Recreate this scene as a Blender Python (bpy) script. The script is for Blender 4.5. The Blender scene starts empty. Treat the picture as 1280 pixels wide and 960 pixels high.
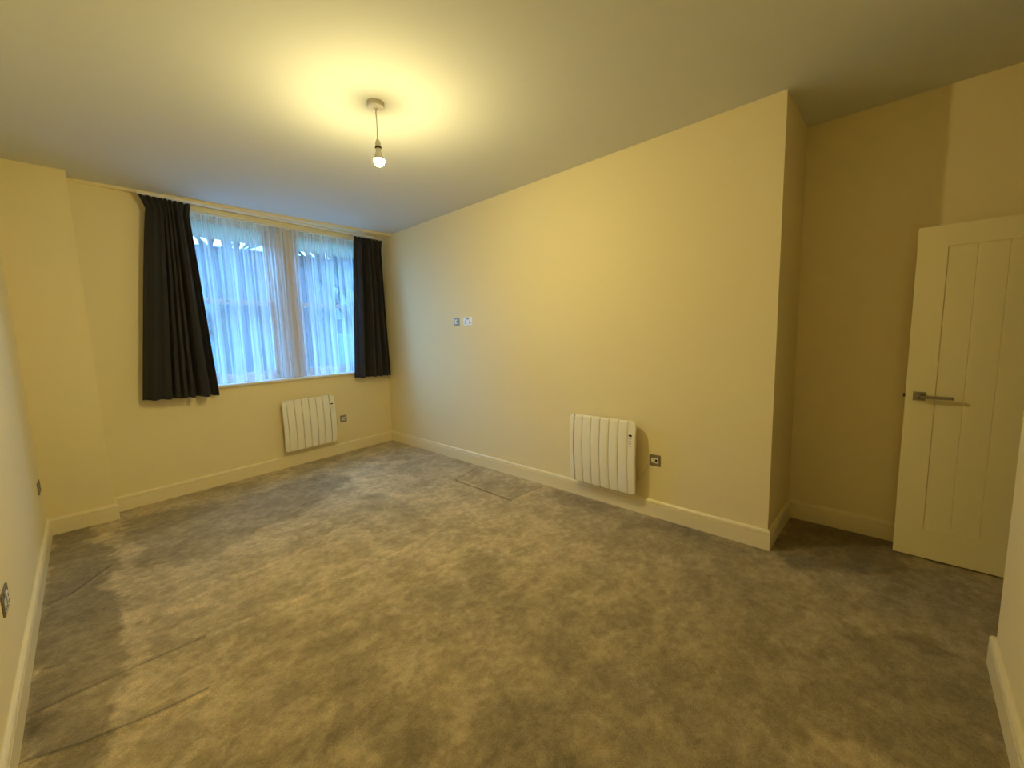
import bpy, bmesh, math, random
from mathutils import Vector, Matrix

random.seed(7)
S = bpy.context.scene
COL = S.collection

# ------------------------------------------------------------------ camera, sky, exposure
CAM_R = Vector((0.69053215, -0.72267511, -0.0301005))
CAM_U = Vector((0.10589509, 0.05984289, 0.99257496))
CAM_F = Vector((0.71550792, 0.68859242, -0.11785119))
CAM_C = Vector((-2.97705327, -5.28878141, 1.44613474))
cd = bpy.data.cameras.new('camera')
cam = bpy.data.objects.new('camera', cd)
COL.objects.link(cam)
m = Matrix.Identity(4)
for i in range(3):
    m[i][0], m[i][1], m[i][2], m[i][3] = CAM_R[i], CAM_U[i], -CAM_F[i], CAM_C[i]
cam.matrix_world = m
cd.sensor_width = 36.0
cd.lens = 514.133 / 1280 * 36.0
cd.clip_start = 0.02
cd.clip_end = 300
S.camera = cam

SKY_STRENGTH = 15.5
BULB_STRENGTH = 2080.0
BULB_COL = (1.0, 0.83, 0.36)
S.view_settings.view_transform = 'Standard'
S.view_settings.look = 'None'
S.view_settings.exposure = 0.0
S.view_settings.gamma = 1.0
S.view_settings.use_curve_mapping = False
S.cycles.use_denoising = True
S.cycles.max_bounces = 12
S.cycles.diffuse_bounces = 7
S.cycles.transparent_max_bounces = 24
S.cycles.sample_clamp_indirect = 6.0
S.cycles.caustics_reflective = False
S.cycles.caustics_refractive = False

w = bpy.data.worlds.new('overcast_sky')
S.world = w
w.use_nodes = True
wn = w.node_tree
wn.nodes.clear()
wo = wn.nodes.new('ShaderNodeOutputWorld')
bg = wn.nodes.new('ShaderNodeBackground')
tc = wn.nodes.new('ShaderNodeTexCoord')
nz = wn.nodes.new('ShaderNodeTexNoise')
nz.inputs['Scale'].default_value = 3.0
rp = wn.nodes.new('ShaderNodeValToRGB')
rp.color_ramp.elements[0].position = 0.3
rp.color_ramp.elements[0].color = (0.13, 0.42, 1.0, 1)
rp.color_ramp.elements[1].position = 0.75
rp.color_ramp.elements[1].color = (0.22, 0.55, 1.0, 1)
wn.links.new(tc.outputs['Generated'], nz.inputs['Vector'])
wn.links.new(nz.outputs['Fac'], rp.inputs['Fac'])
wn.links.new(rp.outputs['Color'], bg.inputs['Color'])
bg.inputs['Strength'].default_value = SKY_STRENGTH
wn.links.new(bg.outputs[0], wo.inputs[0])

# ------------------------------------------------------------------ materials
def mat(name, col, rough=0.5, metal=0.0, bump=None, var=None, spec=0.5, sheen=0.0, trans=0.0):
    """bump=(scale,strength,distance)  var=(scale, amount)"""
    M = bpy.data.materials.new(name)
    M.use_nodes = True
    nt = M.node_tree
    b = nt.nodes['Principled BSDF']
    b.inputs['Base Color'].default_value = (*col, 1)
    b.inputs['Roughness'].default_value = rough
    b.inputs['Metallic'].default_value = metal
    b.inputs['Specular IOR Level'].default_value = spec
    if sheen:
        b.inputs['Sheen Weight'].default_value = sheen
    if trans:
        b.inputs['Transmission Weight'].default_value = trans
    t = nt.nodes.new('ShaderNodeTexCoord')
    if var:
        n = nt.nodes.new('ShaderNodeTexNoise')
        n.inputs['Scale'].default_value = var[0]
        n.inputs['Detail'].default_value = 4
        r = nt.nodes.new('ShaderNodeMapRange')
        r.inputs['To Min'].default_value = 1 - var[1]
        r.inputs['To Max'].default_value = 1 + var[1]
        mx = nt.nodes.new('ShaderNodeVectorMath')
        mx.operation = 'SCALE'
        mx.inputs[0].default_value = col
        nt.links.new(t.outputs['Object'], n.inputs['Vector'])
        nt.links.new(n.outputs['Fac'], r.inputs['Value'])
        nt.links.new(r.outputs[0], mx.inputs['Scale'])
        nt.links.new(mx.outputs[0], b.inputs['Base Color'])
    if bump:
        n2 = nt.nodes.new('ShaderNodeTexNoise')
        n2.inputs['Scale'].default_value = bump[0]
        n2.inputs['Detail'].default_value = 3
        bp = nt.nodes.new('ShaderNodeBump')
        bp.inputs['Strength'].default_value = bump[1]
        bp.inputs['Distance'].default_value = bump[2]
        nt.links.new(t.outputs['Object'], n2.inputs['Vector'])
        nt.links.new(n2.outputs['Fac'], bp.inputs['Height'])
        nt.links.new(bp.outputs[0], b.inputs['Normal'])
    return M

M_WALL = mat('cream_wall_paint', (0.85, 0.75, 0.47), 0.75, bump=(45, 0.25, 0.002), var=(1.5, 0.015), spec=0.3)
M_CEIL = mat('white_ceiling_paint', (0.71, 0.72, 0.69), 0.9, bump=(60, 0.1, 0.001), spec=0.2)
M_TRIM = mat('cream_gloss_paint', (0.86, 0.77, 0.52), 0.35, spec=0.5)
M_DOOR = mat('cream_door_paint', (0.92, 0.84, 0.54), 0.4, bump=(35, 0.08, 0.001))
M_WHITE = mat('white_plastic', (0.82, 0.80, 0.76), 0.35)
M_RAD = mat('white_enamel', (0.90, 0.87, 0.76), 0.3)
M_GAP = mat('dark_gap_shade', (0.10, 0.09, 0.07), 0.6)
M_BLACK = mat('black_display', (0.01, 0.01, 0.01), 0.15)
M_PRINT = mat('grey_print', (0.35, 0.34, 0.32), 0.5)
M_STEEL = mat('brushed_steel', (0.33, 0.29, 0.24), 0.5, 1.0, bump=(200, 0.1, 0.0005))
M_CHROME = mat('satin_chrome', (0.34, 0.31, 0.26), 0.34, 1.0)
M_CURT = mat('charcoal_curtain_fabric', (0.032, 0.031, 0.034), 0.9, bump=(400, 0.3, 0.001), var=(6, 0.12), sheen=0.12, spec=0.1)
M_HOOK = mat('white_nylon', (0.8, 0.8, 0.78), 0.4)
M_FRAME = mat('white_window_paint', (0.66, 0.60, 0.54), 0.4)
M_STONE = mat('pale_mullion_paint', (0.62, 0.56, 0.50), 0.6)
M_SILL = mat('white_sill_gloss', (0.82, 0.82, 0.80), 0.25)
M_DARK = mat('dark_lead', (0.02, 0.02, 0.02), 0.6)
M_RING = mat('bayonet_cap_metal', (0.06, 0.05, 0.04), 0.5, 0.6)
M_CORD = mat('white_flex', (0.62, 0.58, 0.48), 0.5)

def carpet_material():
    M = bpy.data.materials.new('taupe_cut_pile_carpet')
    M.use_nodes = True
    nt = M.node_tree
    L = nt.links.new
    b = nt.nodes['Principled BSDF']
    b.inputs['Roughness'].default_value = 0.95
    b.inputs['Specular IOR Level'].default_value = 0.1
    b.inputs['Sheen Weight'].default_value = 0.15
    t = nt.nodes.new('ShaderNodeTexCoord')
    def noise(scale, detail, mapscale=(1, 1, 1), rot=0.0, dist=0.0, rough=0.55):
        mp = nt.nodes.new('ShaderNodeMapping')
        mp.inputs['Scale'].default_value = mapscale
        mp.inputs['Rotation'].default_value = (0, 0, rot)
        n = nt.nodes.new('ShaderNodeTexNoise')
        n.inputs['Scale'].default_value = scale
        n.inputs['Detail'].default_value = detail
        n.inputs['Roughness'].default_value = rough
        n.inputs['Distortion'].default_value = dist
        L(t.outputs['Object'], mp.inputs['Vector'])
        L(mp.outputs[0], n.inputs['Vector'])
        return n.outputs['Fac']
    def mr(x, a, b_, c, d):
        r = nt.nodes.new('ShaderNodeMapRange')
        r.inputs['From Min'].default_value = a
        r.inputs['From Max'].default_value = b_
        r.inputs['To Min'].default_value = c
        r.inputs['To Max'].default_value = d
        L(x, r.inputs['Value'])
        return r.outputs[0]
    def mul(x, y):
        q = nt.nodes.new('ShaderNodeMath')
        q.operation = 'MULTIPLY'
        L(x, q.inputs[0]); L(y, q.inputs[1])
        return q.outputs[0]
    # nap brushed one way or the other: soft edged patches, then footprints, then tuft speckle
    f = mr(noise(1.3, 6, (1, 1.2, 1), 0.12, 0.15, 0.66), 0.40, 0.60, 0.84, 1.08)
    f = mul(f, mr(noise(5.0, 7, (1, 1.2, 1), 0.1, 0.2, 0.72), 0.43, 0.57, 0.80, 1.08))
    f = mul(f, mr(noise(19, 6, (1, 1.1, 1), 0.3, 0.2, 0.75), 0.40, 0.60, 0.82, 1.10))
    f = mul(f, mr(noise(230, 2), 0.3, 0.7, 0.76, 1.22))
    # lie of the pile, trodden or hoovered, plus ridge shade put into the colour
    at = nt.nodes.new('ShaderNodeAttribute')
    at.attribute_name = 'nap_shade'
    f = mul(f, at.outputs['Fac'])
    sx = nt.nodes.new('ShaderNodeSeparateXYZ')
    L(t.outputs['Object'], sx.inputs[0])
    f = mul(f, mr(sx.outputs['Y'], -4.4, -2.8, 0.78, 1.03))  # whole carpet colour darkened towards the near end of the room
    v = nt.nodes.new('ShaderNodeVectorMath')
    v.operation = 'SCALE'
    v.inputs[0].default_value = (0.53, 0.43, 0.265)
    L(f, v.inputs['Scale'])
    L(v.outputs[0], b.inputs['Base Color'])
    n = nt.nodes.new('ShaderNodeTexNoise')
    n.inputs['Scale'].default_value = 220
    n.inputs['Detail'].default_value = 3
    L(t.outputs['Object'], n.inputs['Vector'])
    bp = nt.nodes.new('ShaderNodeBump')
    bp.inputs['Strength'].default_value = 0.6
    bp.inputs['Distance'].default_value = 0.004
    L(n.outputs['Fac'], bp.inputs['Height'])
    n3 = noise(9, 4, (0.7, 1.6, 1), 0.2, 1.0)
    bp2 = nt.nodes.new('ShaderNodeBump')
    bp2.inputs['Strength'].default_value = 0.5
    bp2.inputs['Distance'].default_value = 0.006
    L(n3, bp2.inputs['Height'])
    L(bp.outputs[0], bp2.inputs['Normal'])
    L(bp2.outputs[0], b.inputs['Normal'])
    return M
M_CARPET = carpet_material()

def sheer_material(name, lo, hi, col=(0.86, 0.88, 0.92)):
    """thin voile: part of the light passes straight through the weave, the rest is scattered"""
    M = bpy.data.materials.new(name)
    M.use_nodes = True
    nt = M.node_tree
    nt.nodes.clear()
    L = nt.links.new
    o = nt.nodes.new('ShaderNodeOutputMaterial')
    tr = nt.nodes.new('ShaderNodeBsdfTransparent')
    df = nt.nodes.new('ShaderNodeBsdfDiffuse')
    tl = nt.nodes.new('ShaderNodeBsdfTranslucent')
    df.inputs['Color'].default_value = (*col, 1)
    tl.inputs['Color'].default_value = (*col, 1)
    m1 = nt.nodes.new('ShaderNodeMixShader')
    m1.inputs[0].default_value = 0.6
    L(df.outputs[0], m1.inputs[1]); L(tl.outputs[0], m1.inputs[2])
    uv = nt.nodes.new('ShaderNodeUVMap')
    mp = nt.nodes.new('ShaderNodeMapping')
    mp.inputs['Scale'].default_value = (34, 0.9, 1)
    n = nt.nodes.new('ShaderNodeTexNoise')
    n.inputs['Scale'].default_value = 1.0
    n.inputs['Detail'].default_value = 3
    r = nt.nodes.new('ShaderNodeMapRange')
    r.inputs['From Min'].default_value = 0.35
    r.inputs['From Max'].default_value = 0.65
    r.inputs['To Min'].default_value = lo
    r.inputs['To Max'].default_value = hi
    L(uv.outputs[0], mp.inputs['Vector']); L(mp.outputs[0], n.inputs['Vector'])
    L(n.outputs['Fac'], r.inputs['Value'])
    mpb = nt.nodes.new('ShaderNodeMapping')
    mpb.inputs['Scale'].default_value = (19, 0.25, 1)
    nb = nt.nodes.new('ShaderNodeTexNoise')
    nb.inputs['Scale'].default_value = 1.0
    nb.inputs['Detail'].default_value = 1
    rb = nt.nodes.new('ShaderNodeMapRange')
    rb.inputs['From Min'].default_value = 0.42
    rb.inputs['From Max'].default_value = 0.56
    rb.inputs['To Min'].default_value = 0.42
    rb.inputs['To Max'].default_value = 1.4
    L(uv.outputs[0], mpb.inputs['Vector']); L(mpb.outputs[0], nb.inputs['Vector'])
    L(nb.outputs['Fac'], rb.inputs['Value'])
    mm = nt.nodes.new('ShaderNodeMath')
    mm.operation = 'MULTIPLY'
    mm.use_clamp = True
    L(r.outputs[0], mm.inputs[0]); L(rb.outputs[0], mm.inputs[1])
    m2 = nt.nodes.new('ShaderNodeMixShader')
    L(mm.outputs[0], m2.inputs[0])
    L(tr.outputs[0], m2.inputs[1]); L(m1.outputs[0], m2.inputs[2])
    L(m2.outputs[0], o.inputs[0])
    return M
M_SHEER = sheer_material('white_voile', 0.30, 0.70)
M_HEM = sheer_material('white_voile_hem', 0.45, 0.65)

def glass_material():
    M = bpy.data.materials.new('window_glass')
    M.use_nodes = True
    nt = M.node_tree
    nt.nodes.clear()
    o = nt.nodes.new('ShaderNodeOutputMaterial')
    tr = nt.nodes.new('ShaderNodeBsdfTransparent')
    tr.inputs['Color'].default_value = (0.94, 0.97, 0.97, 1)
    gl = nt.nodes.new('ShaderNodeBsdfGlossy')
    gl.inputs['Roughness'].default_value = 0.02
    mx = nt.nodes.new('ShaderNodeMixShader')
    mx.inputs[0].default_value = 0.06
    nt.links.new(tr.outputs[0], mx.inputs[1]); nt.links.new(gl.outputs[0], mx.inputs[2])
    nt.links.new(mx.outputs[0], o.inputs[0])
    return M
M_GLASS = glass_material()

def emit(name, col, st):
    M = bpy.data.materials.new(name)
    M.use_nodes = True
    nt = M.node_tree
    nt.nodes.clear()
    o = nt.nodes.new('ShaderNodeOutputMaterial')
    e = nt.nodes.new('ShaderNodeEmission')
    e.inputs['Color'].default_value = (*col, 1)
    e.inputs['Strength'].default_value = st
    nt.links.new(e.outputs[0], o.inputs[0])
    return M
M_BULB = emit('lit_bulb_glass', BULB_COL, BULB_STRENGTH)

# ------------------------------------------------------------------ mesh helpers
def obj(name, bm, material, parent=None, smooth=False, kind=None):
    me = bpy.data.meshes.new(name)
    bmesh.ops.recalc_face_normals(bm, faces=bm.faces)
    bm.to_mesh(me)
    bm.free()
    for mt in (material if isinstance(material, (list, tuple)) else [material]):
        me.materials.append(mt)
    if smooth:
        for p in me.polygons:
            p.use_smooth = True
    o = bpy.data.objects.new(name, me)
    COL.objects.link(o)
    if parent:
        o.parent = parent
    if kind:
        o['kind'] = kind
    return o

def thing(name, label, cat, loc=(0, 0, 0), rot=0.0, group=None):
    o = bpy.data.objects.new(name, None)
    o.empty_display_size = 0.1
    COL.objects.link(o)
    o.location = loc
    o.rotation_euler = (0, 0, rot)
    o['label'] = label
    o['category'] = cat
    if group:
        o['group'] = group
    return o

def tag(o, label, cat, group=None):
    o['label'] = label
    o['category'] = cat
    if group:
        o['group'] = group
    return o

def box(bm, x0, x1, y0, y1, z0, z1, bev=0.0, seg=2, mi=0):
    r = bmesh.ops.create_cube(bm, size=1.0)
    vs = r['verts']
    for v in vs:
        v.co = Vector(((x0 + x1) / 2 + v.co.x * (x1 - x0), (y0 + y1) / 2 + v.co.y * (y1 - y0), (z0 + z1) / 2 + v.co.z * (z1 - z0)))
    fs = set(f for v in vs for f in v.link_faces)
    for f in fs:
        f.material_index = mi
    if bev:
        es = list(set(e for v in vs for e in v.link_edges))
        bmesh.ops.bevel(bm, geom=es, offset=bev, segments=seg, profile=0.5, affect='EDGES')
    return bm

def B(*a, **k):
    return box(bmesh.new(), *a, **k)

def poly_prism(bm, pts, z0, z1):
    """prism over an outline given counter clockwise in plan"""
    lo = [bm.verts.new((x, y, z0)) for x, y in pts]
    hi = [bm.verts.new((x, y, z1)) for x, y in pts]
    n = len(pts)
    bm.faces.new(lo[::-1])
    bm.faces.new(hi)
    for i in range(n):
        bm.faces.new((lo[i], lo[(i + 1) % n], hi[(i + 1) % n], hi[i]))
    return bm

def lathe(bm, prof, seg=32, cx=0, cy=0, axis='z'):
    rings = []
    for r, z in prof:
        ring = []
        for i in range(seg):
            a = 2 * math.pi * i / seg
            if axis == 'z':
                p = (cx + r * math.cos(a), cy + r * math.sin(a), z)
            else:  # axis x
                p = (z, cx + r * math.cos(a), cy + r * math.sin(a))
            ring.append(bm.verts.new(p))
        rings.append(ring)
    for a, b in zip(rings, rings[1:]):
        for i in range(seg):
            bm.faces.new((a[i], a[(i + 1) % seg], b[(i + 1) % seg], b[i]))
    bm.faces.new(rings[0][::-1])
    bm.faces.new(rings[-1])
    return bm

def tube(bm, pts, r, seg=10):
    pts = [Vector(p) for p in pts]
    rings = []
    for i, p in enumerate(pts):
        t = (pts[min(i + 1, len(pts) - 1)] - pts[max(i - 1, 0)]).normalized()
        a = t.orthogonal().normalized() if i == 0 else (a - t * a.dot(t)).normalized()
        b = t.cross(a)
        rings.append([bm.verts.new(p + (a * math.cos(2 * math.pi * k / seg) + b * math.sin(2 * math.pi * k / seg)) * r) for k in range(seg)])
    for a_, b_ in zip(rings, rings[1:]):
        for k in range(seg):
            bm.faces.new((a_[k], a_[(k + 1) % seg], b_[(k + 1) % seg], b_[k]))
    bm.faces.new(rings[0][::-1])
    bm.faces.new(rings[-1])
    return bm

# ------------------------------------------------------------------ dimensions (metres), x/y plan, z up
H = 2.808            # ceiling
RL = -4.703          # end of the long right wall
DX = 0.654           # back wall of the entrance recess
LX = -3.299          # left wall
PY, PX = -0.535, -2.913   # face and right edge of the pier in the left corner
NX, NY = -0.466, -5.632   # corner of the near wall
DY = -6.06           # doorway wall
K = 0.1158           # the window wall is a little out of square
NN = math.hypot(1, K)
WROT = math.atan2(K, 1)   # local frame of the window wall: +x along it towards the corner, -y into the room
D = Vector((-1 / NN, -K / NN, 0))
N = Vector((K / NN, -1 / NN, 0))
def WP(u, out, z):
    return D * u + N * out + Vector((0, 0, z))
# objects on the window wall are built in a local frame with u -> -x, out -> -y and turned by WROT
def wl(o):
    o.rotation_euler = (0, 0, WROT)
    return o
def WB(bm, u0, u1, o0, o1, z0, z1, **k):
    return box(bm, -u1, -u0, -o1, -o0, z0, z1, **k)

# ------------------------------------------------------------------ structure
# carpeted floor with its stretched ridges as relief
def seg_d(px, py, a, b):
    ax, ay = a; bx, by = b
    dx, dy = bx - ax, by - ay
    t = max(0, min(1, ((px - ax) * dx + (py - ay) * dy) / (dx * dx + dy * dy)))
    return math.hypot(px - ax - t * dx, py - ay - t * dy), t
RIDGES = [  # polyline, height, half width
    ([(-3.28, -2.86), (-3.0, -2.85), (-2.70, -2.86)], 0.006, 0.012),
    ([(-3.28, -3.13), (-3.13, -3.19), (-2.91, -3.24), (-2.75, -3.25)], 0.008, 0.014),
    ([(-3.26, -2.54), (-3.21, -2.57), (-3.17, -2.57)], 0.010, 0.012),
    ([(-0.48, -2.06), (-0.14, -1.97)], 0.009, 0.013),
    ([(-0.48, -2.06), (-0.49, -2.85)], 0.006, 0.014),
    ([(-0.49, -2.85), (-0.06, -2.86)], 0.009, 0.013),
    ([(-2.80, -1.77), (-2.73, -1.80)], 0.010, 0.015),
    ([(-2.19, -1.73), (-2.11, -1.71)], 0.009, 0.015),
    ([(-1.59, -1.78), (-1.53, -1.79)], 0.009, 0.015),
    ([(-3.26, -1.86), (-3.17, -1.82), (-2.98, -1.54)], 0.006, 0.018),
    ([(-2.98, -1.54), (-2.98, -1.97), (-2.96, -2.5), (-2.90, -2.75)], 0.004, 0.02),
    ([(-3.16, -1.05), (-3.10, -1.04)], 0.010, 0.014),
    ([(-3.2, -0.92), (-2.6, -0.78)], 0.004, 0.02),
    ([(-2.7, -2.86), (-1.9, -2.9), (-1.3, -2.83)], 0.0025, 0.02),
    ([(-2.9, -2.45), (-2.1, -2.33), (-1.5, -2.1)], 0.002, 0.02),
]
NAP = [(0.62, [(-3.29, -0.52), (-3.04, -0.53), (-2.99, -1.26), (-3.01, -2.17), (-2.96, -2.70), (-3.02, -3.02), (-3.10, -3.45), (-3.32, -3.50)]),
 (0.74, [(-2.88, -0.58), (-2.05, -0.86), (-1.28, -0.75), (-1.12, -1.06), (-1.61, -1.57), (-2.14, -1.71), (-2.52, -1.96), (-2.7, -1.91), (-2.89, -1.6)]),
 (0.82, [(-1.32, -1.75), (-1.06, -1.95), (-1.16, -2.43), (-1.39, -2.49), (-1.51, -2.2)]),
 (0.86, [(-0.48, -2.05), (-0.14, -1.96), (-0.05, -2.86), (-0.5, -2.86)]),
 (0.86, [(-1.31, -3.23), (-1.15, -3.29), (-1.28, -3.56), (-1.53, -3.75), (-1.64, -3.65), (-1.51, -3.42)]),
 (0.78, [(-2.2, -3.7), (-2.17, -3.96), (-2.23, -4.14), (-2.39, -4.12), (-2.47, -3.88), (-2.36, -3.72)]),
 (0.8, [(-0.07, -2.97), (-0.04, -4.73), (-0.21, -4.67), (-0.27, -3.82), (-0.26, -3.12)]),
 (0.62, [(-0.03, -4.74),
 (0.59, -4.74),
 (0.65, -5.3),
 (0.54, -5.53),
 (0.13, -5.22), (-0.18, -4.91)]),
 (0.8, [(-0.97, -4.93), (-0.69, -5.1), (-0.52, -5.35), (-0.44, -5.6), (-1.03, -5.61), (-1.26, -5.36), (-1.23, -5.09)]),
 (0.8, [(-1.34, -4.91), (-1.18, -5.04), (-1.25, -5.12), (-1.39, -5.08), (-1.46, -4.96)]),
 (0.72, [(-3.28, -2.82), (-3.22, -2.86), (-3.19, -2.99), (-3.21, -3.06), (-3.28, -3.02)]),
 (0.84, [(-2.56, -2.87), (-2.25, -3.13), (-2.22, -3.43), (-2.46, -3.3), (-2.6, -3.07)]),
 (0.85, [(-1.41, -4.08), (-1.28, -4.18), (-1.52, -4.42), (-1.75, -4.41), (-1.69, -4.24)]),
 (0.82, [(-1.95, -4.25), (-1.84, -4.47), (-2.01, -4.53), (-2.2, -4.33)]),
 (1.15, [(-0.93, -0.63), (-0.47, -0.97), (-0.71, -1.76), (-1.1, -2.01), (-1.32, -1.53)]),
 (1.1, [(-0.59, -5.11), (-0.12, -5.65), (-0.23, -5.64), (-0.67, -5.11)]),
 (1.1, [(-2.25, -1.82), (-2.09, -1.97), (-2.16, -2.24), (-2.29, -2.15)]),
 (1.1, [(-3.11, -2.95), (-2.91, -2.91), (-2.9, -3.13), (-3.09, -3.11)]),
 (1.1, [(-2.95, -1.63), (-2.57, -1.92), (-2.64, -2.58), (-2.93, -2.45)])]
def floor_mesh():
    from mathutils import noise as mn
    x0, x1, y0, y1 = LX - 0.15, DX + 0.12, -6.15, 0.10
    st = 0.0115
    nx, ny = int((x1 - x0) / st), int((y1 - y0) / st)
    Z, C = {}, {}
    for pl, h, wd in RIDGES:
        for a, b in zip(pl, pl[1:]):
            for i in range(max(0, int((min(a[0], b[0]) - .1 - x0) / st)), min(nx, int((max(a[0], b[0]) + .1 - x0) / st)) + 1):
                for j in range(max(0, int((min(a[1], b[1]) - .1 - y0) / st)), min(ny, int((max(a[1], b[1]) + .1 - y0) / st)) + 1):
                    px, py = x0 + i * st, y0 + j * st
                    d, t = seg_d(px, py, a, b)
                    Z[(i, j)] = max(Z.get((i, j), 0), h * math.exp(-(d / wd) ** 2))
                    # parted pile, with ridge light and shade painted in: thin dark line, pale crest
                    nxv, nyv = -(b[1] - a[1]), (b[0] - a[0])
                    if nyv < 0: nxv, nyv = -nxv, -nyv
                    ln = math.hypot(nxv, nyv)
                    sd = ((px - a[0]) * nxv + (py - a[1]) * nyv) / ln
                    if d > abs(sd) + 1e-6: continue
                    amp = min(1.0, h / 0.007)
                    v = 1 + 0.22 * math.exp(-(sd / 0.016) ** 2) if h <= 0.004 else 1 + amp * (0.25 * math.exp(-((sd + 0.010) / 0.012) ** 2) - 0.68 * math.exp(-((sd - 0.010) / 0.011) ** 2))
                    if abs(v - 1) > abs(C.get((i, j), 1) - 1): C[(i, j)] = v
    M = [1.0] * ((nx + 1) * (ny + 1))
    def inside(px, py, poly):
        r = False
        n = len(poly)
        for k in range(n):
            ax, ay = poly[k]; bx, by = poly[(k + 1) % n]
            if (ay > py) != (by > py) and px < (bx - ax) * (py - ay) / (by - ay) + ax: r = not r
        return r
    for f, poly in NAP:
        xs_, ys_ = [p[0] for p in poly], [p[1] for p in poly]
        for i in range(max(0, int((min(xs_) - .2 - x0) / st)), min(nx, int((max(xs_) + .2 - x0) / st)) + 1):
            for j in range(max(0, int((min(ys_) - .2 - y0) / st)), min(ny, int((max(ys_) + .2 - y0) / st)) + 1):
                px, py = x0 + i * st, y0 + j * st
                v = Vector((px * 4, py * 4, f * 9))
                qx = px + 0.10 * mn.noise(v) + 0.05 * mn.noise(v * 3.1) + 0.03 * mn.noise(v * 8)
                qy = py + 0.10 * mn.noise(v + Vector((7, 3, 1))) + 0.05 * mn.noise(v * 3.3) + 0.03 * mn.noise(v * 8.7)
                d = min(seg_d(qx, qy, poly[k], poly[(k + 1) % len(poly)])[0] for k in range(len(poly)))
                if not inside(qx, qy, poly): d = -d
                t = min(1, max(0, d / 0.05 + 0.5))
                if t > 0: M[j * (nx + 1) + i] *= 1 + (f - 1) * t * t * (3 - 2 * t)
    for (i, j), v in C.items():
        M[j * (nx + 1) + i] *= v
    vs = [(x0 + i * st, y0 + j * st, Z.get((i, j), 0.0)) for j in range(ny + 1) for i in range(nx + 1)]
    fs = [(j * (nx + 1) + i, j * (nx + 1) + i + 1, (j + 1) * (nx + 1) + i + 1, (j + 1) * (nx + 1) + i) for j in range(ny) for i in range(nx)]
    me = bpy.data.meshes.new('floor')
    me.from_pydata(vs, [], fs)
    at = me.attributes.new('nap_shade', 'FLOAT', 'POINT')
    at.data.foreach_set('value', M)
    me.polygons.foreach_set('use_smooth', [True] * len(me.polygons))
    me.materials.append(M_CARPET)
    o = bpy.data.objects.new('floor', me)
    COL.objects.link(o)
    o['kind'] = 'structure'
    return o
floor_mesh()
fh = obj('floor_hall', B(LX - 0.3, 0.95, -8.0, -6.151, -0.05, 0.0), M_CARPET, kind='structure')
ah = fh.data.attributes.new('nap_shade', 'FLOAT', 'POINT')
ah.data.foreach_set('value', [1.0] * len(fh.data.vertices))
obj('ceiling', B(LX - 0.3, 0.95, -8.0, 0.0 - 0.0, H, H + 0.15), M_CEIL, kind='structure')
obj('ceiling_edge', B(LX - 0.3, 0.3, 0.0, 0.30, H, H + 0.15), M_CEIL, kind='structure')

# window wall with its opening
UO0, UO1, ZO0, ZO1 = 0.17, 2.34, 1.0, 2.735
TH = 0.30
bm = bmesh.new()
U0, U1 = -0.12, 3.55
WB(bm, U0, U1, -TH, 0, -0.02, ZO0)
WB(bm, U0, U1, -TH, 0, ZO1, H)
WB(bm, U0, UO0, -TH, 0, ZO0, ZO1)
WB(bm, UO1, U1, -TH, 0, ZO0, ZO1)
bmesh.ops.remove_doubles(bm, verts=bm.verts, dist=1e-5)
wl(obj('wall_window', bm, M_WALL, kind='structure'))
# lowered bulkhead over the window wall
bm = bmesh.new()
poly_prism(bm, [(-0.034, -0.31), (-0.012, 0.0), (-2.90, 0.0), (-2.90, -0.012)], 2.783, H)
wl(obj('trim_bulkhead', bm, M_WALL, kind='structure'))
# long right wall, thick, returning into the entrance recess
obj('wall_right', B(0, DX + 0.15, RL, 0.2, -0.02, H), M_WALL, kind='structure')
obj('wall_recess', B(DX, DX + 0.15, -7.9, RL, -0.02, H), M_WALL, kind='structure')
obj('wall_left', B(LX - 0.15, LX, -5.9, 0.0, -0.02, H), M_WALL, kind='structure')
bm = bmesh.new()
poly_prism(bm, [(LX, PY), (PX, PY), (PX, -0.3), (LX, -0.35)], -0.02, H)
obj('wall_pier', bm, M_WALL, kind='structure')
obj('wall_near', B(LX - 0.15, NX, -6.2, NY, -0.02, H), M_WALL, kind='structure')
DO0, DO1, DOZ = -0.262, 0.469, 2.01      # door opening in the doorway wall
bm = bmesh.new()
box(bm, NX, DO0, DY - 0.12, DY, -0.02, H)
box(bm, DO1, DX, DY - 0.12, DY, -0.02, H)
box(bm, DO0, DO1, DY - 0.12, DY, DOZ, H)
obj('wall_doorway', bm, M_WALL, kind='structure')
obj('wall_hall_left', B(-1.35, -1.2, -7.9, -6.2, -0.02, H), M_WALL, kind='structure')
obj('wall_hall_back', B(-1.35, DX + 0.15, -8.0, -7.9, -0.02, H), M_WALL, kind='structure')
bm = bmesh.new()
for a, b_ in ((DO0 - 0.03, DO0 + 0.03), (DO1 - 0.03 + 0.03, DO1 + 0.06)):
    box(bm, a, b_, DY - 0.135, DY + 0.015, 0, DOZ + 0.03, bev=0.003)
box(bm, DO0 - 0.03, DO1 + 0.06, DY - 0.135, DY + 0.015, DOZ, DOZ + 0.05, bev=0.003)
obj('trim_doorframe', bm, M_TRIM, kind='structure')

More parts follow.
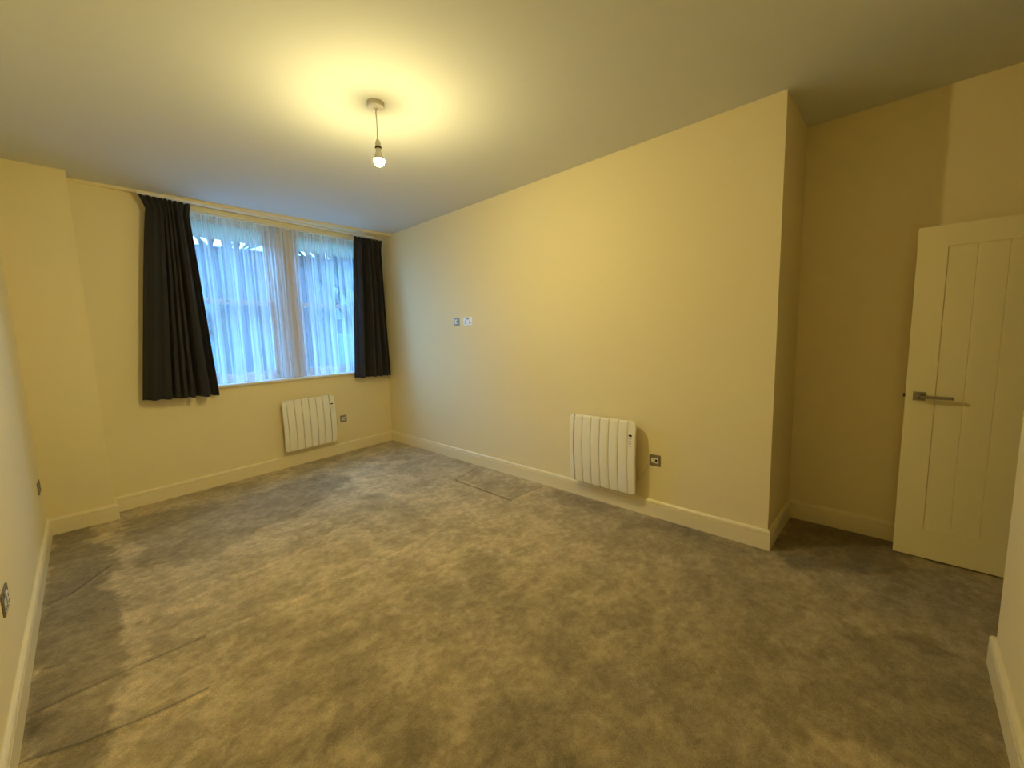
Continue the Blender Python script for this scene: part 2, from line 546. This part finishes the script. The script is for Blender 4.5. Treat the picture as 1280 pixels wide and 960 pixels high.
# skirting boards: moulded profile swept along a plan path (room on the left hand side of the path)
SK = 0.134
PROF = [(0.0, 0.0), (0.018, 0.0), (0.018, 0.100), (0.0130, 0.1025), (0.0130, 0.105), (0.018, 0.1075), (0.0175, 0.117), (0.015, 0.125), (0.010, 0.131), (0.004, SK), (0.0, SK)]
def skirting(name, path, cap0=None, cap1=None):
    pts = [Vector((x, y)) for x, y in path]
    bm = bmesh.new()
    rows = []
    for i, p in enumerate(pts):
        dirs = []
        if i > 0: dirs.append((p - pts[i - 1]).normalized())
        if i < len(pts) - 1: dirs.append((pts[i + 1] - p).normalized())
        ns = [Vector((-d.y, d.x)) for d in dirs]
        nrm = sum(ns, Vector((0, 0)))
        nrm = nrm / nrm.length_squared * len(ns) if len(ns) == 1 else nrm * (2 / nrm.length_squared)
        if i == 0 and cap0: nrm = Vector(cap0)
        if i == len(pts) - 1 and cap1: nrm = Vector(cap1)
        rows.append([bm.verts.new((p.x + nrm.x * a, p.y + nrm.y * a, z)) for a, z in PROF])
    n = len(PROF)
    for a, b_ in zip(rows, rows[1:]):
        for k in range(n):
            bm.faces.new((a[k], a[(k + 1) % n], b_[(k + 1) % n], b_[k]))
    bm.faces.new(rows[0]); bm.faces.new(rows[-1][::-1])
    return obj(name, bm, M_TRIM, kind='structure')
wx = lambda x: (x, K * x)
# going clockwise seen from above would put the room on the right; these run so that the room is on the left
mit = lambda a, b_: tuple(a[i] + b_[i] for i in (0, 1))
skirting('baseboard_right', [(0, RL), (0, 0)], cap0=(-1, -1), cap1=(-1, -(1 / 1) * (NN - (-1) * K * 0) + 0))
skirting('baseboard_window', [(0, 0), wx(PX)], cap0=(-1, -(NN + K)), cap1=(1, -NN + K))
skirting('baseboard_pier', [wx(PX), (PX, PY), (LX, PY)], cap0=(1, -NN + K), cap1=(1, -1))
skirting('baseboard_left', [(LX, PY), (LX, NY)], cap0=(1, -1), cap1=(1, 1))
skirting('baseboard_near', [(LX, NY), (NX, NY), (NX, DY)], cap0=(1, 1), cap1=(1, 0))
skirting('baseboard_recess', [(DX, DY), (DX, RL), (0, RL)], cap1=(-1, -1))

# ------------------------------------------------------------------ windows
sill = bmesh.new()
WB(sill, UO0 - 0.0, UO1 + 0.0, -TH + 0.03, 0.0, 1.0, 1.028)
WB(sill, UO0 - 0.05, UO1 + 0.05, 0.0, 0.032, 1.0, 1.028, bev=0.006, seg=3)
wl(obj('trim_window_sill', sill, M_SILL, kind='structure'))
mull = bmesh.new()
MU0, MU1 = 1.13, 1.345
WB(mull, MU0, 1.238, -0.24, -0.085, 1.028, ZO1, bev=0.006)
WB(mull, 1.247, MU1, -0.24, -0.085, 1.028, ZO1, bev=0.006)
WB(mull, 1.237, 1.248, -0.24, -0.115, 1.028, ZO1)
wl(obj('trim_mullion', mull, M_STONE, kind='structure'))

def window(name, u0, u1):
    w = bpy.data.objects.new(name, None)
    COL.objects.link(w)
    w['kind'] = 'structure'
    wl(w)
    z0, z1 = 1.028, ZO1
    bm = bmesh.new()
    fo, fi = -0.21, -0.15
    WB(bm, u0, u0 + 0.045, fo, fi, z0, z1, bev=0.004)
    WB(bm, u1 - 0.045, u1, fo, fi, z0, z1, bev=0.004)
    WB(bm, u0 + 0.045, u1 - 0.045, fo, fi, z1 - 0.05, z1, bev=0.004)
    WB(bm, u0 + 0.045, u1 - 0.045, fo, fi, z0, z0 + 0.045, bev=0.004)
    obj('window_frame', bm, M_FRAME, w)
    a, b_ = u0 + 0.045, u1 - 0.045
    mr = 1.885
    # upper and lower sash with a meeting rail
    for nm, lo, hi, oo in (('upper_sash', mr - 0.0, z1 - 0.05, -0.198), ('lower_sash', z0 + 0.045, mr - 0.0, -0.172)):
        bm = bmesh.new()
        WB(bm, a, a + 0.035, oo - 0.012, oo + 0.012, lo, hi, bev=0.003)
        WB(bm, b_ - 0.035, b_, oo - 0.012, oo + 0.012, lo, hi, bev=0.003)
        if nm == 'upper_sash':
            WB(bm, a, b_, oo - 0.012, oo + 0.012, lo - 0.02, lo + 0.025, bev=0.003)
            WB(bm, a + 0.035, b_ - 0.035, oo - 0.012, oo + 0.012, 2.53, hi, bev=0.003, mi=1)
            top = 2.53
        else:
            WB(bm, a, b_, oo - 0.012, oo + 0.012, hi - 0.015, hi + 0.025, bev=0.003)
            WB(bm, a, b_, oo - 0.012, oo + 0.012, lo, lo + 0.05, bev=0.003)
            top = hi
        s = obj(nm, bm, [M_FRAME, M_BLIND], w)
        bm = bmesh.new()
        WB(bm, a + 0.03, b_ - 0.03, oo - 0.002, oo + 0.002, lo, top)
        obj('pane', bm, M_GLASS, s)
    bm = bmesh.new()
    c = (u0 + u1) / 2
    WB(bm, c - 0.03, c + 0.03, -0.165, -0.140, mr + 0.008, mr + 0.03, bev=0.004)
    obj('sash_catch', bm, M_CHROME, w)
    return w
M_BLIND = sheer_material('frosted_head_panel', 1.9, 2.0, (0.66, 0.70, 0.60))
window('window_1', MU1, UO1)
window('window_2', UO0, MU0)

# ------------------------------------------------------------------ sheer curtains
def interp(kn, s):
    for (a, va), (b_, vb) in zip(kn, kn[1:]):
        if s <= b_:
            t = (s - a) / (b_ - a) if b_ > a else 0
            t = t * t * (3 - 2 * t)
            return va + (vb - va) * t
    return kn[-1][1]

def cloth(name, cols, rows, f, material, parent=None, solid=0.0, mi=None):
    bm = bmesh.new()
    uvl = bm.loops.layers.uv.new('UVMap')
    g = []
    for j in range(rows + 1):
        g.append([bm.verts.new(f(i / cols, j / rows)) for i in range(cols + 1)])
    for j in range(rows):
        for i in range(cols):
            fc = bm.faces.new((g[j][i], g[j][i + 1], g[j + 1][i + 1], g[j + 1][i]))
            if mi: fc.material_index = mi(i / cols, (j + 0.5) / rows)
            for lp, (a, b_) in zip(fc.loops, ((i, j), (i + 1, j), (i + 1, j + 1), (i, j + 1))):
                lp[uvl].uv = (a / cols, b_ / rows)
    o = obj(name, bm, material, parent, smooth=True)
    if solid:
        md = o.modifiers.new('thickness', 'SOLIDIFY')
        md.thickness = solid
        md.offset = 0
    return o

def sheer(label, u0, u1, base, seed, ph):
    rnd = random.Random(seed)
    waves = [(rnd.uniform(9, 15), rnd.uniform(0, 6.28), 0.55), (rnd.uniform(20, 30), rnd.uniform(0, 6.28), 0.35), (rnd.uniform(3, 5), rnd.uniform(0, 6.28), 0.35)]
    z1, z0 = 2.722, 1.034
    def f(s, t):
        z = z1 + (z0 - z1) * t
        drift = 0.5 * math.sin(t * 1.7 + ph)
        o = sum(a * math.sin(k * 2 * math.pi * s + p + drift * (1 if k > 8 else 0)) for k, p, a in waves)
        o = math.copysign(abs(o) ** 0.8, o)
        amp = 0.006 + 0.016 * min(1, t * 2.2)
        hi = 0.004 * math.sin(2 * math.pi * 55 * s) * max(0, 1 - t * 6)
        u = u1 + (u0 - u1) * s + 0.01 * math.sin(k0 * s * 6.28 + ph) * t
        return (-u, -(base + amp * o + hi), z)
    k0 = waves[0][0]
    c = cloth('sheer_curtain', 260, 44, f, [M_SHEER, M_HEM], mi=lambda s, t: 1 if t > 0.955 or t < 0.012 else 0)
    wl(c)
    tag(c, label, 'sheer curtain', 'sheer curtains')
    return c
sheer('white sheer voile panel hanging over the left window beside the wide dark curtain', 1.243, 2.30, -0.045, 3, 0.4)
sheer('white sheer voile panel hanging over the right window beside the narrow dark curtain', 0.20, 1.195, -0.045, 11, 1.9)

# curtain track on the bulkhead
trk = thing('curtain_track', 'slim white curtain track running along the ceiling bulkhead above the window', 'curtain track')
wl(trk)
bm = bmesh.new()
WB(bm, 0.03, 2.53, 0.088, 0.112, 2.762, 2.783, bev=0.003)
obj('rail', bm, M_WHITE, trk)
for u in (0.10, 0.19, 0.28, 0.37, 0.44, 2.17, 2.25, 2.33, 2.41, 2.49):
    bm = bmesh.new()
    WB(bm, u - 0.006, u + 0.006, 0.094, 0.106, 2.742, 2.763, bev=0.002)
    obj('glider', bm, M_HOOK, trk)
# net wire track inside the reveal
bm = bmesh.new()
WB(bm, UO0, UO1, -0.055, -0.035, 2.722, 2.735, bev=0.002)
nw = obj('sheer_track', bm, M_WHITE)
wl(nw)
tag(nw, 'thin white rail at the top of the window opening carrying the sheer curtains', 'curtain rail')

def drape(label, ltop, lneck, lbot, rtop, rneck, rbot, zt, zb, knots, nple, seed):
    """left/right edges (u at top, neck, bottom); knots = depth of the folds across the width"""
    rnd = random.Random(seed)
    def f(s, t):
        # header is the first 6 %
        z = (zt[0] + (zt[1] - zt[0]) * s) * (1 - t) + (zb[0] + (zb[1] - zb[0]) * s) * t
        hd = 0.055
        def edge(a, b_, c):
            if t < hd:
                q = t / hd
                return a + (b_ - a) * q
            q = (t - hd) / (1 - hd)
            return b_ + (c - b_) * (q ** 0.9)
        ul, ur = edge(ltop, lneck, lbot), edge(rtop, rneck, rbot)
        # folds keep their place towards the foot, bunch a little towards the top
        s2 = s + 0.035 * math.sin(s * 6.28) * (1 - t)
        u = ul + (ur - ul) * s2
        deep = max(0.036 if z < 1.12 else 0.006, 0.09 + (interp(knots, s) - 0.078) * 1.25)
        k = min(1, max(0, (t - 0.02) / 0.35))
        fold = 0.092 + (deep - 0.088) * (0.45 + 0.55 * k)
        fine = 0.0035 * math.sin(s * 41 + 1.3 + t) * (1 - 0.5 * t) + 0.002 * math.sin(s * 97 + t * 3)
        # pencil pleats
        h = max(0, 1 - t / 0.07)
        h = h * h * (3 - 2 * h)
        ple = 0.020 * (abs(math.sin(math.pi * nple * s)) - 0.5)
        fold = fold * (1 - h) + (0.118 + ple) * h + fine
        swing = 0.012 * math.sin(t * 2.6 + s * 3)
        zz = z + (0.004 * math.sin(s * 37) if t > 0.5 else 0.004 * math.sin(s * 53 + 1)) * (1 if t in (0, 1) else 0)
        return (-u, -(fold + swing * t * (1 - t) * 2), zz)
    c = cloth('curtain', 320, 70, f, M_CURT, solid=0.003)
    wl(c)
    tag(c, label, 'curtain', 'dark curtains')
    return c
KL = [(0, .060), (.05, .100), (.12, .118), (.20, .108), (.27, .120), (.34, .115), (.368, .015), (.40, .118), (.445, .116), (.470, .015), (.50, .122), (.545, .118), (.572, .012), (.60, .118), (.645, .108), (.675, .002), (.705, .008), (.74, .122), (.80, .130), (.845, .118), (.875, .030), (.91, .020), (.95, .070), (.975, .040), (1, .085)]
KR = [(0, .050), (.05, .085), (.12, .135), (.18, .120), (.225, .015), (.31, .004), (.36, .100), (.42, .130), (.50, .118), (.545, .012), (.585, .118), (.65, .122), (.70, .110), (.735, .008), (.79, .018), (.83, .112), (.88, .105), (.92, .015), (.97, .030), (1, .070)]
drape('wide dark charcoal curtain with a pleated header left of the window', 2.522, 2.478, 2.668, 2.150, 2.165, 2.088,
      (2.755, 2.750), (0.966, 0.938), KL, 9, 1)
drape('narrow dark charcoal curtain hanging right of the window in the corner', 0.462, 0.458, 0.565, 0.046, 0.050, 0.020,
      (2.742, 2.748), (0.958, 0.946), KR, 9, 2)

# ------------------------------------------------------------------ ceiling pendant lamp
LPX, LPY = -1.643, -2.973
lamp = thing('pendant_lamp', 'bare lit bulb on a short white flex from a round ceiling rose', 'pendant lamp', (LPX, LPY, 0))
bm = lathe(bmesh.new(), [(0.0485, H), (0.0485, 2.790), (0.047, 2.784), (0.043, 2.780), (0.012, 2.777), (0.007, 2.770), (0.004, 2.766)], 48)
obj('ceiling_rose', bm, M_WHITE, lamp, smooth=False)
zs = [2.768, 2.72, 2.68, 2.63, 2.60]
bm = tube(bmesh.new(), [(0.0015 * math.sin(i * 1.4), 0.0, z) for i, z in enumerate(zs)], 0.0032)
obj('flex', bm, M_CORD, lamp, smooth=True)
bm = lathe(bmesh.new(), [(0.005, 2.608), (0.010, 2.604), (0.0155, 2.588), (0.017, 2.578), (0.017, 2.568)], 32)
hold = obj('lamp_holder', bm, M_WHITE, lamp, smooth=True)
bm = lathe(bmesh.new(), [(0.0170, 2.568), (0.0190, 2.566), (0.0190, 2.560), (0.0165, 2.558)], 32)
obj('shade_ring', bm, M_RING, hold)
bm = lathe(bmesh.new(), [(0.0150, 2.558), (0.0140, 2.556), (0.0140, 2.546), (0.0160, 2.538), (0.0205, 2.524), (0.0245, 2.511), (0.0275, 2.501), (0.0287, 2.4952)], 32)
obj('bulb_housing', bm, M_WHITE, lamp, smooth=True)  # white bulb neck, flared wider to keep light off the ceiling
prof = [(0.0283, 2.4944)]
for i in range(14):
    a = math.radians(-8 + i * 7.2)
    prof.append((0.0295 * math.cos(a), 2.490 - 0.0305 * math.sin(a)))
prof.append((0.001, 2.4594))
obj('light_bulb', lathe(bmesh.new(), prof, 32), M_BULB, lamp, smooth=True)

# ------------------------------------------------------------------ radiators (front faces local -y, width along x, left at x=0)
def radiator(label, loc, rot):
    t = thing('electric_radiator', label, 'radiator', loc, rot, 'white electric panel radiators')
    W_, H_, T0 = 0.620, 0.585, 0.050
    def TF(z):                         # the fins bow gently forward half way up
        return 0.120 - 0.020 * (2 * z / H_ - 1) ** 2
    xs = [0.0, 0.048] + [0.048 + i * (0.553 - 0.048) / 6 for i in range(1, 7)] + [W_]
    g = 0.0030
    NZ = 14
    def end_panel(x0, x1, left):
        bm = bmesh.new()
        r = 0.036
        g = 0.0045
        ox, ix = (x0, x1 - g) if left else (x1, x0 + g)
        sg = 1 if left else -1
        zz = sorted(set([0.0, 0.002, 0.007, 0.015, 0.025, r] + [r + (H_ - 2 * r) * k / 8 for k in range(1, 8)] + [H_ - v for v in (0.0, 0.002, 0.007, 0.015, 0.025, r)]))
        rows = []
        for z in zz:
            d = min(z, H_ - z)
            ins = r - math.sqrt(max(0, r * r - (r - d) ** 2)) if d < r else 0.0
            xo = ox + sg * ins
            T = TF(z)
            tp = 0.006 if d < 0.004 else 0.0
            # section: inner front, outer front rounded, outer back tapered in, inner back
            sec = [(ix, -(T - tp))]
            for k in range(6):
                a = math.radians(90 * k / 5)
                rr = 0.012
                sec.append((xo + sg * (rr - rr * math.sin(a)), -(T - tp - rr + rr * math.cos(a))))
            bx = xo + sg * 0.024
            if (bx - ix) * sg > -0.002: bx = ix - sg * 0.002
            sec += [(bx, -T0), (ix, -T0)]
            if (sec[1][0] - ix) * sg > -0.001:
                sec = [(ix, sec[0][1])] + [(min(sx, ix - 0.001) if sg > 0 else max(sx, ix + 0.001), sy) for sx, sy in sec[1:-1]] + [sec[-1]]
            rows.append([bm.verts.new((x, y, z)) for x, y in sec])
        n = len(rows[0])
        for p, q in zip(rows, rows[1:]):
            for k in range(n):
                bm.faces.new((p[k], p[(k + 1) % n], q[(k + 1) % n], q[k]))
        bm.faces.new(rows[0][::-1]); bm.faces.new(rows[-1])
        return bm
    obj('end_panel', end_panel(xs[0], xs[1], True), M_RAD, t)
    ctrl = obj('control_panel', end_panel(xs[-2], xs[-1], False), M_RAD, t)
    for a, b_ in zip(xs[1:-2], xs[2:-1]):
        bm = bmesh.new()
        n = 8
        rows = []
        zsn = [(0.0, 0.012), (0.003, 0.004), (0.010, 0.0)] + [(H_ * k / 8, 0.0) for k in range(1, 8)] + [(H_ - 0.010, 0.0), (H_ - 0.003, 0.004), (H_, 0.012)]
        for z, ins in zsn:
            row = []
            for k in range(n + 1):
                q = k / n
                x = a + g + (b_ - a - 2 * g) * q
                y = -(TF(z) - ins - 0.004 * (2 * q - 1) ** 6)
                crown = 0.004 * (1 - (2 * q - 1) ** 2) * (1 if z > H_ / 2 else -1) * (1 if ins else 0)
                row.append(bm.verts.new((x, y, z + crown)))
            row += [bm.verts.new((b_ - g, -T0, z)), bm.verts.new((a + g, -T0, z))]
            rows.append(row)
        m_ = len(rows[0])
        for p, q in zip(rows, rows[1:]):
            for k in range(m_):
                bm.faces.new((p[k], p[(k + 1) % m_], q[(k + 1) % m_], q[k]))
        bm.faces.new(rows[0][::-1]); bm.faces.new(rows[-1])
        obj('fin', bm, M_RAD, t)
    obj('gap_shade_plate', B(0.036, W_ - 0.045, -0.082, -0.070, 0.03, H_ - 0.02, bev=0.003), M_GAP, t)  # dark plate added behind the fins so the gaps look shaded
    cx = (xs[-2] + xs[-1]) / 2 - 0.008
    fy = lambda z: -TF(z)
    obj('display', B(cx - 0.013, cx + 0.013, fy(0.480) - 0.0012, fy(0.480) + 0.004, 0.473, 0.487), M_BLACK, ctrl)
    bm = bmesh.new()
    for r in range(4):
        for c in range(2):
            bx = cx - 0.007 + c * 0.014
            bz = 0.456 - r * 0.019
            box(bm, bx - 0.0035, bx + 0.0035, fy(bz) - 0.0008, fy(bz) + 0.003, bz - 0.0028, bz + 0.0028)
    obj('button_pad', bm, M_PRINT, ctrl)
    for bx in (0.14, 0.47):
        for z in (0.085, 0.475):
            obj('wall_bracket', B(bx - 0.015, bx + 0.015, -(T0 + 0.002), 0.0, z - 0.025, z + 0.025, bev=0.002), M_WHITE, t)
    pts = []
    for k in range(21):
        q = k / 20
        pts.append((W_ - 0.05 + 0.115 * q, -0.030 - 0.012 * math.sin(q * math.pi), 0.16 + 0.10 * q - 0.085 * math.sin(q * math.pi)))
    obj('power_flex', tube(bmesh.new(), pts, 0.0028), M_CORD, t, smooth=True)
    return t
p = WP(1.512, 0, 0.196)
radiator('white seven-gap electric radiator on the wall under the window', p, WROT)
# right wall: local x runs along -y of the room, front faces -x
radiator('white electric radiator on the long side wall beside a square switch plate', (0, -3.205, 0.166), -math.pi / 2)

# ------------------------------------------------------------------ plates
def spur(label, loc, rot, fuse=True):
    t = thing('fused_spur', label, 'switch plate', loc, rot, 'metal fused spur plates')
    obj('plate', B(-0.044, 0.044, -0.006, 0, -0.044, 0.044, bev=0.002), M_STEEL, t)
    obj('rocker_switch', B(-0.026, -0.006, -0.010, -0.005, -0.018, 0.018, bev=0.002), M_WHITE, t)
    bm = bmesh.new()
    box(bm, 0.000, 0.028, -0.009, -0.005, -0.020, 0.020, bev=0.003)
    f = obj('fuse_holder', bm, M_WHITE, t)
    obj('fuse_slot', B(0.006, 0.021, -0.0100, -0.0085, -0.011, 0.011, bev=0.0005), M_DARK, f)
    return t
q = WP(0.732, 0, 0.443)
spur('small square metal plate with a white switch right of the window radiator', q, WROT)
spur('square metal plate with a white switch right of the side-wall radiator', (0, -3.933, 0.452), -math.pi / 2)

def double_socket(label, loc, rot, plate, insert, cat='socket', grp='double power sockets'):
    t = thing('double_socket', label, cat, loc, rot, grp)
    obj('plate', B(-0.074, 0.074, -0.007, 0, -0.044, 0.044, bev=0.0025), plate, t)
    for sx in (-0.036, 0.036):
        if insert is not plate:
            s = obj('socket_insert', B(sx - 0.024, sx + 0.024, -0.0085, -0.006, -0.034, 0.016, bev=0.002), insert, t)
        else:
            s = obj('socket_insert', B(sx - 0.024, sx + 0.024, -0.0078, -0.006, -0.034, 0.016, bev=0.001), insert, t)
        bm = bmesh.new()
        box(bm, sx - 0.004, sx + 0.004, -0.0092, -0.008, -0.002, 0.011)
        box(bm, sx - 0.016, sx - 0.006, -0.0092, -0.008, -0.024, -0.017)
        box(bm, sx + 0.006, sx + 0.016, -0.0092, -0.008, -0.024, -0.017)
        obj('pin_holes', bm, M_DARK, s)
    for sx in (-0.010, 0.010):
        r = obj('rocker_switch', B(sx - 0.0075, sx + 0.0075, -0.0115, -0.006, 0.018, 0.036, bev=0.0015), M_SWITCH if plate is M_SOCK else insert, t)
    return t
M_SOCK = mat('white_socket_plastic', (0.93, 0.95, 0.98), 0.22)
M_SWITCH = mat('grey_rocker', (0.30, 0.34, 0.40), 0.4)
double_socket('white double power socket plate high on the long side wall', (0, -1.785, 1.613), -math.pi / 2, M_SOCK, M_SOCK)
double_socket('metal double socket low on the left wall cut off by the photo edge', (LX, -2.706, 0.443), math.pi / 2, M_STEEL, M_WHITE)
double_socket('metal double socket low on the left wall near the corner pier', (LX, -0.738, 0.440), math.pi / 2, M_STEEL, M_STEEL)
a = thing('aerial_socket', 'small square metal aerial plate left of the white double socket', 'aerial socket', (0, -1.592, 1.615), -math.pi / 2)
obj('plate', B(-0.043, 0.043, -0.006, 0, -0.043, 0.043, bev=0.002), M_STEEL, a)
obj('module', B(-0.030, 0.014, -0.009, -0.005, -0.026, 0.026, bev=0.002), M_WHITE, a)
bm = lathe(bmesh.new(), [(0.008, -0.004), (0.008, 0.010), (0.004, 0.010)], 20, 0, 0, 'x')
for v in bm.verts:
    v.co = Vector((v.co.y + 0.012, -0.005 - v.co.x, v.co.z))
obj('coaxial_outlet', bm, M_DARK, a)

# ------------------------------------------------------------------ door, standing open in front of the recess wall
door = bpy.data.objects.new('door_1', None)
COL.objects.link(door)
door['kind'] = 'structure'
door.location = (0.469, -6.012, 0)
# local frame: face at x=0 (room side, -x), leaf from y=0 (hinge) to y=0.713 (latch), thickness to +x
DW, DT, DZ0, DZ1 = 0.713, 0.038, 0.010, 1.990
ys = [0.125, 0.242, 0.357, 0.472, 0.587]
PZ0, PZ1 = 0.190, 1.872
bm = bmesh.new()
box(bm, 0.0, DT, 0, ys[0], DZ0, DZ1)
box(bm, 0.0, DT, ys[-1], DW, DZ0, DZ1)
box(bm, 0.0, DT, ys[0], ys[-1], DZ0, PZ0)
box(bm, 0.0, DT, ys[0], ys[-1], PZ1, DZ1)
bmesh.ops.remove_doubles(bm, verts=bm.verts, dist=1e-5)
obj('door_frame', bm, M_DOOR, door)
bm = bmesh.new()
for a_, b_ in zip(ys, ys[1:]):
    box(bm, 0.004, DT - 0.004, a_ + 0.0002, b_ - 0.0002, PZ0, PZ1, bev=0.0022, seg=2)
obj('door_panel', bm, M_DOOR, door)
hy = DW - 0.060          # rose centre
for side, nm in ((-1, 'door_handle'), (1, 'door_handle')):
    x0 = 0.0 if side < 0 else DT
    e = bpy.data.objects.new(nm, None)
    COL.objects.link(e); e.parent = door
    bm = bmesh.new()
    box(bm, min(x0, x0 + side * 0.009), max(x0, x0 + side * 0.009), hy - 0.027, hy + 0.027, 0.985, 1.036, bev=0.002)
    obj('handle_rose', bm, M_CHROME, e)
    bm = bmesh.new()
    lathe(bm, [(0.0150, x0 + side * 0.009), (0.0150, x0 + side * 0.018), (0.0125, x0 + side * 0.020), (0.0120, x0 + side * 0.053), (0.0105, x0 + side * 0.054)], 24, hy + 0.000, 1.009, 'x')
    obj('spindle', bm, M_STEEL, e, smooth=False)
    bm = bmesh.new()
    box(bm, min(x0 + side * 0.036, x0 + side * 0.052), max(x0 + side * 0.036, x0 + side * 0.052), hy - 0.142, hy - 0.008, 1.001, 1.018, bev=0.004, seg=3)
    obj('lever', bm, M_CHROME, e)
bm = lathe(bmesh.new(), [(0.0050, -0.0535), (0.0050, -0.0550)], 16, hy, 1.006, 'x')
obj('grub_screw', bm, M_DARK, door)
obj('latch_bolt', B(0.012, 0.026, DW - 0.001, DW + 0.010, 1.000, 1.020, bev=0.002), M_RING, door)
bm = bmesh.new()
for z in (0.22, 1.0, 1.75):
    box(bm, -0.004, DT * 0.6, -0.012, -0.001, z - 0.05, z + 0.05, bev=0.002)
obj('hinge', bm, M_CHROME, door)

# ------------------------------------------------------------------ outside the window
M_GROUND = mat('pale_paving', (0.22, 0.22, 0.22), 0.95, var=(2, 0.4))
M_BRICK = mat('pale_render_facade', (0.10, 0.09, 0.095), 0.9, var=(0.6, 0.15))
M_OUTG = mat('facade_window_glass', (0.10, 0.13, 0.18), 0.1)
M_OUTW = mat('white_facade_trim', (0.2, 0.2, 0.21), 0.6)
M_BARK = mat('bark', (0.08, 0.065, 0.05), 0.9, var=(20, 0.3))
M_ROOF = mat('slate_roof', (0.16, 0.16, 0.18), 0.8)
M_HEDGE = mat('hedge_leaf', (0.10, 0.15, 0.10), 0.8)
obj('floor_garden', B(-40, 50, 0.45, 70, -0.9, -0.6), M_GROUND, kind='structure')
bld = thing('house', 'pale building across the garden seen dimly through the sheer curtains', 'house', (0, 14, -0.6))
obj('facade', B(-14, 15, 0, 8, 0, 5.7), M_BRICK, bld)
bm = bmesh.new()
rf = [(-14.3, -0.3), (15.3, -0.3), (15.3, 8.3), (-14.3, 8.3)]
lo = [bm.verts.new((x, y, 5.7)) for x, y in rf]
hi = [bm.verts.new((-14.0, 4, 6.35)), bm.verts.new((15.0, 4, 6.35))]
bm.faces.new(lo[::-1]); bm.faces.new((lo[0], lo[1], hi[1], hi[0])); bm.faces.new((lo[2], lo[3], hi[0], hi[1]))
bm.faces.new((lo[1], lo[2], hi[1])); bm.faces.new((lo[3], lo[0], hi[0]))
obj('roof', bm, M_ROOF, bld)
for k in range(9):
    x = -12.6 + k * 3.0
    for z in (1.0, 3.1):
        bm = bmesh.new()
        box(bm, x - 0.08, x + 1.28, -0.06, 0.02, z - 0.08, z + 1.38)
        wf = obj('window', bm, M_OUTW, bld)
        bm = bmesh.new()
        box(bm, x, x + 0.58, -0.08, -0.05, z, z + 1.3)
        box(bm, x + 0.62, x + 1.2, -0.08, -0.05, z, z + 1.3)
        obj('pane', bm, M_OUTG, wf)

def tree(label, loc, h, seed):
    rnd = random.Random(seed)
    t = thing('bare_tree', label, 'tree', loc, 0, 'leafless trees outside')
    def grow(bm, p, d, L, r, lev):
        pts = [p]
        q = p.copy()
        for k in range(4):
            d = (d + Vector((rnd.uniform(-.16, .16), rnd.uniform(-.16, .16), rnd.uniform(-.03, .10)))).normalized()
            q = q + d * (L / 4)
            pts.append(q.copy())
        tube(bm, pts, r, 5)
        if lev == 0: return
        n = 4 if lev > 2 else 5
        for k in range(n):
            b0 = pts[rnd.choice((2, 3, 4))]
            a = rnd.uniform(0, 6.28)
            nd = (d + Vector((math.cos(a), math.sin(a), rnd.uniform(0, .5))) * rnd.uniform(.55, .95)).normalized()
            grow(bmb, b0, nd, L * rnd.uniform(.55, .75), r * 0.68, lev - 1)
    bmt, bmb = bmesh.new(), bmesh.new()
    grow(bmt, Vector((0, 0, 0)), Vector((0, 0, 1)), h * 0.42, 0.13, 0)
    for k in range(7):
        a = rnd.uniform(0, 6.28)
        grow(bmb, Vector((0, 0, h * rnd.uniform(.25, .41))), Vector((math.cos(a) * .6, math.sin(a) * .6, 1)).normalized(), h * 0.36, 0.07, 4)
    obj('trunk', bmt, M_BARK, t)
    obj('branches', bmb, M_BARK, t)
    return t
tree('leafless tree outside, seen through the left window', (-0.3, 8.6, -0.6), 8.0, 5)
tree('leafless tree outside, seen just right of the mullion', (4.4, 10.0, -0.6), 7.5, 9)
